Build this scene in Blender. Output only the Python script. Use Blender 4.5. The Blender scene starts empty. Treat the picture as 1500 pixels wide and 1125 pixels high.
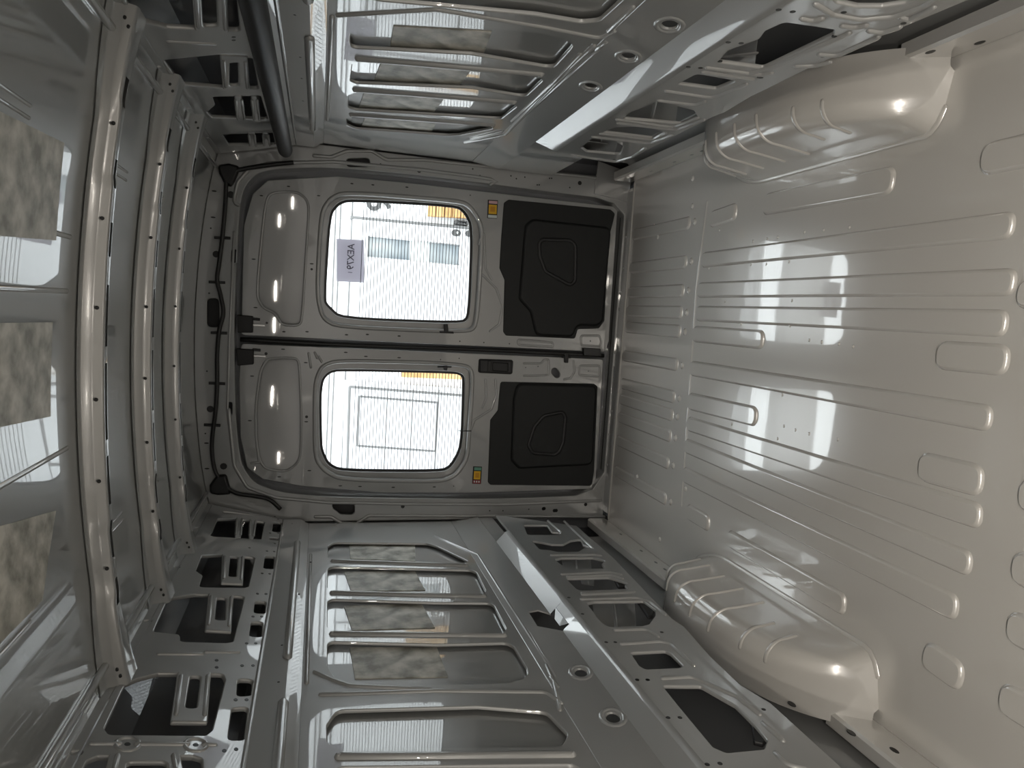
import bpy, math, random
from mathutils import Vector, Matrix
from mathutils.geometry import tessellate_polygon
random.seed(4)
S = bpy.context.scene
COL = S.collection

# ------------------------------------------------------------------ camera
F = 1040.0
def _n(v): return v / v.length
_Y = _n(Vector((467-750, 445-562.5, F)))
_X = -_n(Vector((84-750, 10500-562.5, F)))
_X = _n(_X - _Y*_X.dot(_Y))
_Z = _X.cross(_Y)
R = Matrix((_X, _Y, _Z))            # rows: van axes in the camera's frame
C = Vector((0.163, 0.0, 1.541))
cam = bpy.data.cameras.new('camera'); cam.sensor_width = 36; cam.lens = 36*F/1500
cam.clip_start = 0.02
co = bpy.data.objects.new('camera', cam); COL.objects.link(co)
right, down, fwd = R.col[0], R.col[1], R.col[2]
M = Matrix.Identity(4)
for i in range(3):
    M[i][0] = right[i]; M[i][1] = -down[i]; M[i][2] = -fwd[i]; M[i][3] = C[i]
co.matrix_world = M
S.camera = co

# ------------------------------------------------------------------ world, lamps, exposure
w = bpy.data.worlds.new('World'); S.world = w; w.use_nodes = True
bg = w.node_tree.nodes['Background']; bg.inputs[0].default_value = (0.93, 0.97, 1.0, 1); bg.inputs[1].default_value = 5.2
S.view_settings.view_transform = 'Standard'; S.view_settings.look = 'None'
S.view_settings.exposure = 0.3; S.view_settings.gamma = 1.0; S.view_settings.use_curve_mapping = False

def lamp(x, y, z, power, size, col=(1.0, 0.92, 0.82), rot=(0, 0, 0)):
    l = bpy.data.lights.new('dome_light', 'AREA'); l.shape = 'DISK'; l.size = size; l.energy = power; l.color = col
    o = bpy.data.objects.new('dome_light', l); COL.objects.link(o); o.location = (x, y, z); o.rotation_euler = rot
    return o
# warm load-space lamps on the roof lining behind the photographer
lamp(0.66, -1.0, 1.85, 15.0, 0.10)
lamp(0.50, -1.0, 1.98, 15.0, 0.10)
lamp(-0.10, -1.0, 2.00, 20.0, 0.17)
lamp(-0.64, -1.0, 1.90, 15.0, 0.10)

# ------------------------------------------------------------------ materials
def mat(name, base, rough=.5, metal=0., coat=0., coatr=.03, ior=1.5, noise=None, bump=None, emit=None):
    m = bpy.data.materials.new(name); m.use_nodes = True
    nt = m.node_tree; b = nt.nodes['Principled BSDF']
    b.inputs['Base Color'].default_value = (*base, 1); b.inputs['Roughness'].default_value = rough
    b.inputs['Metallic'].default_value = metal; b.inputs['IOR'].default_value = ior
    b.inputs['Coat Weight'].default_value = coat; b.inputs['Coat Roughness'].default_value = coatr
    b.inputs['Coat IOR'].default_value = 1.7
    tc = None
    if noise or bump:
        tc = nt.nodes.new('ShaderNodeTexCoord')
    if noise:                      # (scale, colour a, colour b, detail)
        n = nt.nodes.new('ShaderNodeTexNoise'); n.inputs['Scale'].default_value = noise[0]; n.inputs['Detail'].default_value = noise[3]
        r = nt.nodes.new('ShaderNodeValToRGB'); r.color_ramp.elements[0].position = .35; r.color_ramp.elements[1].position = .65
        r.color_ramp.elements[0].color = (*noise[1], 1); r.color_ramp.elements[1].color = (*noise[2], 1)
        nt.links.new(tc.outputs['Object'], n.inputs['Vector']); nt.links.new(n.outputs['Fac'], r.inputs['Fac']); nt.links.new(r.outputs['Color'], b.inputs['Base Color'])
    if bump:                       # (scale, strength, distance)
        n = nt.nodes.new('ShaderNodeTexNoise'); n.inputs['Scale'].default_value = bump[0]; n.inputs['Detail'].default_value = 2
        u = nt.nodes.new('ShaderNodeBump'); u.inputs['Strength'].default_value = bump[1]; u.inputs['Distance'].default_value = bump[2]
        nt.links.new(tc.outputs['Object'], n.inputs['Vector']); nt.links.new(n.outputs['Fac'], u.inputs['Height']); nt.links.new(u.outputs['Normal'], b.inputs['Normal'])
        nt.links.new(u.outputs['Normal'], b.inputs['Coat Normal'])
    return m
PAINT = mat('silver_grey_paint', (.285, .29, .285), rough=.38, coat=1.0, coatr=.025, ior=1.9, bump=(4, .05, .003))
SKIN = mat('outer_skin_paint', (.25, .255, .25), rough=.3, coat=1.0, coatr=.015, ior=1.9, bump=(3, .05, .003))
FLOORM = mat('floor_paint', (.57, .555, .525), rough=.22, coat=1.0, coatr=.03, ior=2.1, bump=(6, .05, .003))
PAD = mat('damping_pad', (.4, .39, .35), rough=.5, noise=(17, (.22, .215, .18), (.60, .58, .52), 8), bump=(40, .5, .003))
BLACK = mat('black_plastic', (.012, .012, .013), rough=.5, bump=(400, .15, .001))
TRIM = mat('black_trim_board', (.008, .009, .009), rough=.62)
RUBBER = mat('black_rubber', (.01, .01, .01), rough=.4)
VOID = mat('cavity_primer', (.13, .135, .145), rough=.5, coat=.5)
STEEL = mat('bare_bracket_steel', (.45, .45, .44), rough=.25, metal=.6, coat=.5)
WHITE = mat('white_render', (.80, .81, .82), rough=.7)
WHITE2 = mat('white_door_paint', (.55, .56, .57), rough=.5)
JOINT = mat('joint_shade_grey', (.13, .13, .13), rough=.8)  # darker grey carries the recess shade of lines on the bright front
WOOD = mat('honey_wood', (.5, .3, .12), rough=.6, noise=(6, (.36, .2, .07), (.52, .33, .15), 4))
GLZ = mat('dark_house_glass', (.16, .2, .23), rough=.15, noise=(2.2, (.07, .1, .13), (.34, .36, .36), 3))
HANDLE = mat('house_ironwork', (.05, .05, .05), rough=.4)
PAVE = mat('outside_paving', (.42, .41, .40), rough=.8, noise=(3, (.36, .35, .34), (.47, .46, .45), 5))
def paper_mat(name, col, k):
    m = bpy.data.materials.new(name); m.use_nodes = True; nt = m.node_tree; nt.nodes.clear()
    o = nt.nodes.new('ShaderNodeOutputMaterial'); mx = nt.nodes.new('ShaderNodeMixShader'); d = nt.nodes.new('ShaderNodeBsdfDiffuse'); t = nt.nodes.new('ShaderNodeBsdfTranslucent')
    d.inputs[0].default_value = (*col, 1); t.inputs[0].default_value = (*col, 1); mx.inputs[0].default_value = k
    nt.links.new(d.outputs[0], mx.inputs[1]); nt.links.new(t.outputs[0], mx.inputs[2]); nt.links.new(mx.outputs[0], o.inputs[0])
    return m
PAPER = paper_mat('lilac_paper', (.60, .585, .635), .5)
INK = mat('grey_ink', (.10, .095, .12), rough=.8)
INK2 = mat('pale_grey_ink', (.19, .18, .22), rough=.8)
YEL = mat('sticker_yellow', (.72, .42, .01), rough=.4)
ORG = mat('sticker_amber', (.55, .25, .005), rough=.4)
RED = mat('sticker_red', (.25, .02, .03), rough=.4)
PINK = mat('sticker_pink', (.62, .38, .40), rough=.4)
GRN = mat('sticker_green', (.12, .3, .22), rough=.4)
PALE = mat('sticker_pale', (.6, .66, .64), rough=.4)
def glass_mat():
    m = bpy.data.materials.new('window_glass'); m.use_nodes = True; nt = m.node_tree; nt.nodes.clear()
    o = nt.nodes.new('ShaderNodeOutputMaterial'); mx = nt.nodes.new('ShaderNodeMixShader'); t = nt.nodes.new('ShaderNodeBsdfTransparent')
    g = nt.nodes.new('ShaderNodeBsdfGlossy'); g.inputs['Roughness'].default_value = .01; t.inputs[0].default_value = (.93, .96, .95, 1)
    fr = nt.nodes.new('ShaderNodeFresnel'); fr.inputs['IOR'].default_value = 1.45
    nt.links.new(fr.outputs[0], mx.inputs[0]); nt.links.new(t.outputs[0], mx.inputs[1]); nt.links.new(g.outputs[0], mx.inputs[2]); nt.links.new(mx.outputs[0], o.inputs[0])
    return m
GLASS = glass_mat()

# ------------------------------------------------------------------ helpers
class Plane:
    """A plane of the van's body: origin, two in-plane axes and the normal that faces the load space."""
    def __init__(s, o, u, n):
        s.o = Vector(o); s.n = _n(Vector(n)); s.u = _n(Vector(u)); s.u = _n(s.u - s.n*s.u.dot(s.n)); s.v = s.n.cross(s.u)
    def at(s, p):                                  # where the photo's pixel lies on this plane
        d = R @ Vector((p[0]-750, p[1]-562.5, F))
        q = C + d*((s.o-C).dot(s.n)/d.dot(s.n)) - s.o
        return (q.dot(s.u), q.dot(s.v))
    def P(s, pts): return [s.at(p) for p in pts]
    def L(s, p, h=0.): return s.o + s.u*p[0] + s.v*p[1] + s.n*h
    def yz(s, y, z):                               # for planes of constant or sloping x: point by (y, z)
        k = Vector((0, y, z)) - s.o; a = s.v if abs(s.v.z) > .5 else s.u
        t = k.z/a.z; q = s.o + a*t; q.y = y
        q -= s.o
        return (q.dot(s.u), q.dot(s.v))
def cv(x0, y0, k, pts): return [(x0+a*k, y0+b*k) for a, b in pts]
kL = .22667
def cK(*p): return cv(0, 825, .26667, p)
def cA(*p): return cv(0, 600, .26667, p)
def cB(*p): return cv(250, 680, .23333, p)
def cD(*p): return cv(400, 730, .26667, p)
def cE(*p): return cv(400, 0, .30222, p)
def cG(*p): return cv(700, 730, .26667, p)
def cJ(*p): return cv(800, 825, .26667, p)
def cQ(*p): return cv(740, 740, .13333, p)
def cT(*p): return cv(0, 0, .30222, p)
def cU(*p): return cv(750, 0, .25333, p)
def cV(*p): return cv(860, 170, .14667, p)
def cW(*p): return cv(1050, 0, .30222, p)
def cL(*p): return cv(290, 230, kL, p)
def cM(*p): return cv(290, 470, kL, p)
def cN(*p): return cv(600, 230, kL, p)
def cO(*p): return cv(600, 470, kL, p)
def c6(*p): return cv(880, 200, .28, p)
def c7(*p): return cv(880, 480, .28, p)

ORG_ = {}
def mk(name, verts, faces, m, parent=None, smooth=None, origin=None):
    me = bpy.data.meshes.new(name)
    o = bpy.data.objects.new(name, me); COL.objects.link(o)
    if parent is not None:
        o.parent = parent; base = ORG_[parent.name]; ORG_[o.name] = base
    else:
        base = Vector(origin) if origin is not None else Vector((0, 0, 0)); o.location = base; ORG_[o.name] = base
    me.from_pydata([tuple(Vector(v)-base) for v in verts], [], faces)
    me.materials.append(m)
    if smooth is True: me.polygons.foreach_set('use_smooth', [True]*len(me.polygons))
    elif smooth: me.polygons.foreach_set('use_smooth', smooth)
    me.update()
    return o
def tag(o, label=None, cat=None, group=None, kind=None):
    if label: o['label'] = label
    if cat: o['category'] = cat
    if group: o['group'] = group
    if kind: o['kind'] = kind
    return o
def empty(name, loc, label, cat, group=None):
    o = bpy.data.objects.new(name, None); COL.objects.link(o); o.location = loc; o.empty_display_size = .05
    ORG_[o.name] = Vector(loc)
    return tag(o, label, cat, group)
def area(l): return .5*sum(l[i][0]*l[(i+1) % len(l)][1]-l[(i+1) % len(l)][0]*l[i][1] for i in range(len(l)))
def fillet(l, r, seg=4):
    out = []; n = len(l)
    for i in range(n):
        a, b, c = Vector(l[i-1]), Vector(l[i]), Vector(l[(i+1) % n])
        d1, d2 = a-b, c-b; l1, l2 = d1.length, d2.length
        if l1 < 1e-6 or l2 < 1e-6: continue
        d1 /= l1; d2 /= l2
        ang = math.acos(max(-1, min(1, d1.dot(d2))))
        if r <= 0 or ang > math.radians(168) or ang < .05: out.append(tuple(b)); continue
        t = min(r/math.tan(ang/2), .48*l1, .48*l2)
        p, q = b+d1*t, b+d2*t
        for k in range(seg+1):
            s = k/seg; out.append(tuple(p*(1-s)**2 + b*2*s*(1-s) + q*s*s))
    return out
def inset(l, d):
    """move a loop to its left by d"""
    out = []; n = len(l)
    for i in range(n):
        a, b, c = Vector(l[i-1]), Vector(l[i]), Vector(l[(i+1) % n])
        e1, e2 = b-a, c-b
        if e1.length < 1e-7: e1 = e2
        if e2.length < 1e-7: e2 = e1
        e1, e2 = _n(e1), _n(e2)
        n1, n2 = Vector((-e1.y, e1.x)), Vector((-e2.y, e2.x))
        m = n1+n2
        if m.length < 1e-4: m = n1
        m = _n(m); k = max(.45, m.dot(n1))
        out.append(tuple(b+m*(d/k)))
    return out
def plate(name, m, parent, pl, outer, holes=(), front=0., depth=.004, ch=.002, chz=None, r=.008, rh=None, origin=None, back=False, seg=4):
    """sheet with rounded cut-outs, a small chamfer on every edge and real thickness"""
    chz = ch if chz is None else chz
    loops = [fillet(outer, r, seg)] + [fillet(h, r if rh is None else rh, seg) for h in holes]
    loops = [l if (area(l) > 0) == (i == 0) else l[::-1] for i, l in enumerate(loops)]
    top = [inset(l, ch) for l in loops] if ch > 0 else loops
    V, Fc, sm = [], [], []
    start = []
    for l in top:
        start.append(len(V)); V += [pl.L(p, front) for p in l]
    tris = tessellate_polygon([[Vector((p[0], p[1], 0)) for p in l] for l in top])
    fl = [p for l in top for p in l]
    for t in tris:
        a = (fl[t[1]][0]-fl[t[0]][0])*(fl[t[2]][1]-fl[t[0]][1])-(fl[t[2]][0]-fl[t[0]][0])*(fl[t[1]][1]-fl[t[0]][1])
        if abs(a) < 1e-12: continue
        Fc.append(tuple(t) if a > 0 else (t[0], t[2], t[1])); sm.append(False)
    rings = []
    for li, l in enumerate(loops):
        n = len(l); prev = start[li]
        for h in ([front-chz] if ch > 0 else []) + [front-max(depth, chz+.0005)]:
            s = len(V); V += [pl.L(p, h) for p in l]
            for i in range(n):
                j = (i+1) % n
                Fc.append((prev+i, s+i, s+j, prev+j)); sm.append(True)
            prev = s
        rings.append(prev)
    if back:
        tb = tessellate_polygon([[Vector((p[0], p[1], 0)) for p in l] for l in loops])
        idx = [rings[li]+i for li, l in enumerate(loops) for i in range(len(l))]
        for t in tb: Fc.append((idx[t[0]], idx[t[1]], idx[t[2]])); sm.append(False)
    return mk(name, V, Fc, m, parent, sm, origin)
PROF = [(-1, 0), (-.72, .62), (-.35, .94), (0, 1), (.35, .94), (.72, .62), (1, 0)]
def bead3(name, m, parent, pts, nrm, wd, h, sub=1, flat=False, origin=None):
    """raised pressed bead along a 3-D path; nrm: one normal or one per point; flat: closed path"""
    pts = [Vector(p) for p in pts]; N = [_n(Vector(q)) for q in nrm] if isinstance(nrm, list) else [_n(Vector(nrm))]*len(pts)
    if not flat:
        t0 = _n(pts[0]-pts[1]); t1 = _n(pts[-1]-pts[-2])
        st = [(pts[0]+t0*wd, .02), (pts[0]+t0*wd*.7, .71), (pts[0], 1)] + [(p, 1) for p in pts[1:-1]] + [(pts[-1], 1), (pts[-1]+t1*wd*.7, .71), (pts[-1]+t1*wd, .02)]
        N = [N[0]]*2 + N + [N[-1]]*2
    else: st = [(p, 1) for p in pts]
    V, Fc = [], []; n = len(st); k = len(PROF)
    for i, (p, s) in enumerate(st):
        if flat: t = _n(st[(i+1) % n][0]-st[i-1][0])
        else: t = _n(st[min(i+1, n-1)][0]-st[max(i-1, 0)][0])
        b = _n(t.cross(N[i]))
        for a, z in PROF: V.append(p + b*(a*wd*s) + N[i]*(z*h*(s if s < .5 else (.75 if s < 1 else 1))))
    for i in range(n if flat else n-1):
        j = (i+1) % n
        for q in range(k-1): Fc.append((i*k+q, i*k+q+1, j*k+q+1, j*k+q))
    o = mk(name, V, Fc, m, parent, True, origin)
    return o
def bead(name, m, parent, pl, uv, wd=.008, h=.005, lift=0., rr=.03, closed=False):
    uv = fillet(uv, rr, 5) if closed else open_fillet(uv, rr)
    return bead3(name, m, parent, [pl.L(p, lift) for p in uv], pl.n, wd, h, flat=closed)
def chaikin(l, n=2):
    for _ in range(n):
        o = []
        for i in range(len(l)):
            a, b = l[i], l[(i+1) % len(l)]
            o += [(a[0]*.8+b[0]*.2, a[1]*.8+b[1]*.2), (a[0]*.2+b[0]*.8, a[1]*.2+b[1]*.8)]
        l = o
    return l
def open_fillet(l, r, seg=5):
    out = [tuple(l[0])]
    for i in range(1, len(l)-1):
        a, b, c = Vector(l[i-1]), Vector(l[i]), Vector(l[i+1]); d1, d2 = a-b, c-b; l1, l2 = d1.length, d2.length
        d1 /= l1; d2 /= l2; ang = math.acos(max(-1, min(1, d1.dot(d2))))
        if ang > math.radians(172): out.append(tuple(b)); continue
        t = min(r/math.tan(ang/2), .48*l1, .48*l2); p, q = b+d1*t, b+d2*t
        for k in range(seg+1):
            s = k/seg; out.append(tuple(p*(1-s)**2+b*2*s*(1-s)+q*s*s))
    out.append(tuple(l[-1])); return out
def smooth_path(pts, k=6):
    pts = [Vector(p) for p in pts]; out = []
    for i in range(len(pts)-1):
        a, b, c, d = pts[max(i-1, 0)], pts[i], pts[i+1], pts[min(i+2, len(pts)-1)]
        for s in range(k):
            t = s/k
            out.append(.5*((2*b)+(c-a)*t+(2*a-5*b+4*c-d)*t*t+(3*b-a-3*c+d)*t**3))
    return out+[pts[-1]]
def tube(name, m, parent, pts, r, n=10, origin=None):
    V, Fc = [], []; pts = [Vector(p) for p in pts]
    ref = Vector((0, 0, 1))
    rs = r if isinstance(r, list) else [r]*len(pts)
    for i, p in enumerate(pts):
        t = _n(pts[min(i+1, len(pts)-1)]-pts[max(i-1, 0)])
        a = t.cross(ref)
        if a.length < .1: a = t.cross(Vector((1, 0, 0)))
        a = _n(a); b = a.cross(t)
        for k in range(n):
            q = 2*math.pi*k/n; V.append(p+a*math.cos(q)*rs[i]+b*math.sin(q)*rs[i])
    for i in range(len(pts)-1):
        for k in range(n): Fc.append((i*n+k, i*n+(k+1) % n, (i+1)*n+(k+1) % n, (i+1)*n+k))
    sm = [True]*len(Fc)
    Fc += [tuple(range(n))[::-1], tuple(range((len(pts)-1)*n, len(pts)*n))]; sm += [False]*2
    return mk(name, V, Fc, m, parent, sm, origin)
def strip(name, m, parent, prof, y0, y1, ny=1, smooth=True, origin=None):
    """sheet swept along the van: prof is a list of (x, z)"""
    V, Fc = [], []; k = len(prof)
    for j in range(ny+1):
        y = y0+(y1-y0)*j/ny
        V += [(x, y, z) for x, z in prof]
    for j in range(ny):
        for i in range(k-1): Fc.append((j*k+i, j*k+i+1, (j+1)*k+i+1, (j+1)*k+i))
    return mk(name, V, Fc, m, parent, smooth, origin)
def circ(c, r, n=10, sx=1., sy=1.): return [(c[0]+r*sx*math.cos(2*math.pi*i/n), c[1]+r*sy*math.sin(2*math.pi*i/n)) for i in range(n)]
def rect(u0, v0, u1, v1): return [(u0, v0), (u1, v0), (u1, v1), (u0, v1)]
def hole_disc(parent, pl, px, r=.006, lift=.0006, sx=1., sy=1., name='hole_disc'):
    """flat black disc added in place of a small open hole"""
    c = pl.at(px); return plate(name, RUBBER, parent, pl, circ(c, r, 10, sx, sy), front=lift, depth=lift+.002, ch=.0008, r=0)

YB, YF = 3.52, -1.6         # rear frame and front bulkhead
# ------------------------------------------------------------------ floor
FL = Plane((0, 0, 0), (1, 0, 0), (0, 0, 1))
floor = plate('floor', FLOORM, None, FL, rect(-.895, YF, .895, 3.45), front=0, depth=.02, ch=0, r=0)
tag(floor, 'glossy pale grey metal load floor with pressed ribs', kind='structure')
def rib(p0, p1, wd, h=.010, name='rib', round_end=True):
    a, b = Vector(p0), Vector(p1); t = _n(b-a); s = Vector((-t.y, t.x))
    e = wd/2
    o = [tuple(a+s*e), tuple(a-s*e), tuple(b-s*e), tuple(b+s*e)]
    return plate(name, FLOORM, floor, FL, o, front=h, depth=h+.001, ch=.009, chz=h, r=e*.9, seg=5)
def fz(p): return FL.at(p)
def mrib(a, b, wd, **k): rib(fz(a), fz(b), wd, **k)
# long ribs of the middle section
for a, b, wd in [((1028, 381), (1488, 329), .065), ((1022, 425), (1490, 413), .065), ((1020, 459), (1478, 474), .065), ((1015, 489), (1120, 498), .07),
                 ((1011, 539), (1455, 614), .065), ((1008, 587), (1110, 611), .075), ((1007, 620), (1440, 758), .065), ((1003, 652), (1425, 828), .065),
                 ((1000, 694), (1405, 893), .07), ((1006, 748), (1040, 768), .07), ((1066, 787), (1240, 888), .07),
                 ((1040, 322), (1080, 309), .07), ((1118, 300), (1312, 263), .08)]:
    mrib(a, b, wd)
# short ribs near the photographer
for a, b, wd in [((1372, 520), (1480, 528), .075), ((1346, 682), (1442, 706), .08), ((1437, 235), (1560, 208), .08), ((1492, 722), (1600, 750), .08),
                 ((1482, 828), (1590, 868), .08), ((1475, 915), (1590, 965), .08), ((1353, 955), (1412, 996), .08), ((1464, 1018), (1560, 1075), .08), ((1490, 430), (1600, 432), .07)]:
    mrib(a, b, wd)
# rear section: ribs between the cross seam and the sill
for nub in c6((470, 450), (452, 655), (437, 806), (428, 920), (420, 1020)) + c7((405, 195), (390, 365), (380, 460), (370, 570), (358, 712), (345, 900)):
    x, y = fz(nub); rib((x, 3.42), (x, y), .058, h=.008)
    d = plate('dimple', FLOORM, floor, FL, circ((x, y-.035), .016, 10), front=.006, depth=.007, ch=.009, chz=.006, r=0)
bead('floor_seam', FLOORM, floor, FL, [fz((1036, 296)), fz((1020, 420)), fz((1008, 600)), fz((998, 740))], wd=.007, h=.004)
bead('floor_seam', FLOORM, floor, FL, [(-.88, 3.445), (.88, 3.445)], wd=.008, h=.005)
for px in [(1014, 302), (967, 336), (1004, 716)] + c6((298, 525), (480, 220)) + c7((190, 780), (995, 1010), (308, 1108)):
    plate('dimple', FLOORM, floor, FL, circ(fz(px), .013, 10), front=.006, depth=.007, ch=.006, chz=.006, r=0)
for a in c6((620, 490), (565, 690), (650, 862), (735, 980), (785, 670), (865, 668), (985, 655), (1065, 500), (1165, 490), (1300, 475), (1000, 858), (990, 990), (1090, 1065), (1155, 1075), (1245, 1085), (1320, 1098), (925, 528), (795, 548), (870, 535)) + c7((950, 352), (958, 515), (1018, 535), (1090, 555), (1240, 585), (685, 505), (895, 845), (925, 580)):
    plate('dimple', FLOORM, floor, FL, circ(fz(a), .006, 8), front=.003, depth=.004, ch=.003, chz=.003, r=0)
# door sill beyond the floor, with its drain holes
SI = Plane((0, 0, .004), (1, 0, 0), (0, 0, 1))
sill_h = [circ(SI.at(p), .012, 10, .7, 2.0) for p in cN((1377, 405), (1333, 825), (1300, 1100))+cO((1240, 1022),)] + [circ(SI.at(p), .010, 8, .7, 1.7) for p in cO((1262, 620), (1275, 655), (1300, 250))+cN((1348, 800),)]
sill_h.append(SI.P(cO((1285, 300), (1325, 295), (1310, 475), (1268, 465))))
plate('sill_plate', PAINT, floor, SI, rect(-.86, 3.452, .86, 3.60), sill_h, front=0, depth=.01, ch=.002, rh=.004)
for px in cN((1398, 515), (1385, 720), (1362, 880), (1355, 985)) + cO((1345, 95), (1328, 205), (1305, 585), (1290, 735), (1275, 930)):
    plate('dimple', PAINT, floor, SI, circ(SI.at(px), .010, 10), front=.005, depth=.006, ch=.006, chz=.005, r=0)
plate('sill_tray', VOID, floor, Plane((0, 0, -.06), (1, 0, 0), (0, 0, 1)), rect(-.9, 3.44, .9, 3.69), depth=.01, ch=0, r=0)
for sx in (-1, 1):                                  # edge flanges that stand up along both sides
    ypr = [(sx*.893, 0), (sx*.889, .012), (sx*.889, .10), (sx*.896, .108), (sx*.93, .108)] 
    strip('side_flange', FLOORM, floor, ypr if sx < 0 else ypr[::-1], 2.40, 3.47, smooth=False)
    strip('side_flange', FLOORM, floor, ypr if sx < 0 else ypr[::-1], YF, 1.60, smooth=False)

for sx, ps in ((-1, cG((785, 197), (898, 288), (978, 352), (1028, 390))), (1, cV((640, 553), (872, 460), (1045, 388), (1147, 350)))):
    pf = Plane((sx*.889, 0, 0), (0, sx, 0), (-sx, 0, 0))
    for p in ps: hole_disc(floor, pf, p, .010, sx=1.4, sy=.6)
    for p in (cW((690, 322), (1035, 252), (1275, 207)) if sx > 0 else [(1247, 1073), (1310, 1099), (1160, 1031)]): hole_disc(floor, pf, p, .010, sx=1.5, sy=.9)
# ------------------------------------------------------------------ wheel arches
def wheel_arch(sx, label):
    ys = [1.53+ (2.58-1.53)*i/60 for i in range(61)]
    rows, N = [], 22
    def hgt(y):
        t = (y-2.05)/.525
        return .272*max(0., 1-abs(t)**3.2)**.8
    def xin(y):
        if y > 2.30: return .712+.175*(1-math.sqrt(max(0, 1-((y-2.30)/.285)**2)))
        if y < 1.60: return .712+.175*(1-math.sqrt(max(0, 1-((1.60-y)/.071)**2)))
        return .712
    def sect(y):
        h, xi = hgt(y), xin(y); out = []
        wv = .915-xi
        for k in range(N+1):
            s = k/N
            if s < .30: a = s/.30; out.append((xi+.030*a*wv/.2, h*.72*a))
            elif s < .72:
                a = (s-.30)/.42*math.pi/2; out.append((xi+(.030+.06*(1-math.cos(a)))*wv/.2, h*(.72+.25*math.sin(a))))
            else: a = (s-.72)/.28; out.append((xi+(.09+.11*a)*wv/.2, h*(.97+.03*a)))
        return out
    V, Fc = [], []
    for y in ys: V += [(sx*x, y, z) for x, z in sect(y)]
    k = N+1
    for j in range(len(ys)-1):
        for i in range(N):
            q = (j*k+i, j*k+i+1, (j+1)*k+i+1, (j+1)*k+i); Fc.append(q if sx > 0 else q[::-1])
    org = (sx*.80, 2.05, 0)
    o = mk('wheel_arch', V, Fc, FLOORM, None, True, org); tag(o, label, 'wheel arch', 'wheel arches on the load floor')
    def ribp(y0, k0, k1, dy, wd, h):
        pts, nr = [], []
        for i in range(k0, k1+1):
            y = y0+dy*(i-k0)/(k1-k0); c = sect(y); a, b = c[max(i-1, 0)], c[min(i+1, N)]
            t = Vector((b[0]-a[0], b[1]-a[1])); nn = _n(Vector((-t.y, 0, t.x)))
            pts.append((sx*c[i][0], y, c[i][1])); nr.append((sx*nn.x, 0, nn.z))
        bead3('arch_rib', FLOORM, o, pts, nr, wd, h)
    for y0 in (2.40, 2.31, 2.20, 2.08, 1.96): ribp(y0, 3, 17, .03, .007, .005)
    for y0 in (1.83, 1.74): ribp(y0, 5, 16, 0, .008, .004)
    # weld flange around the foot
    foot = [(sx*xin(y), y, .001) for y in ys[1:-1]]
    bead3('weld_flange', FLOORM, o, foot, (0, 0, 1), .010, .006)
    return o
wheel_arch(-1, 'pale rounded wheel arch below the wall that has the open round cut-out in its beam')
wheel_arch(1, 'pale rounded wheel arch on the side below the long black tube')

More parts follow.
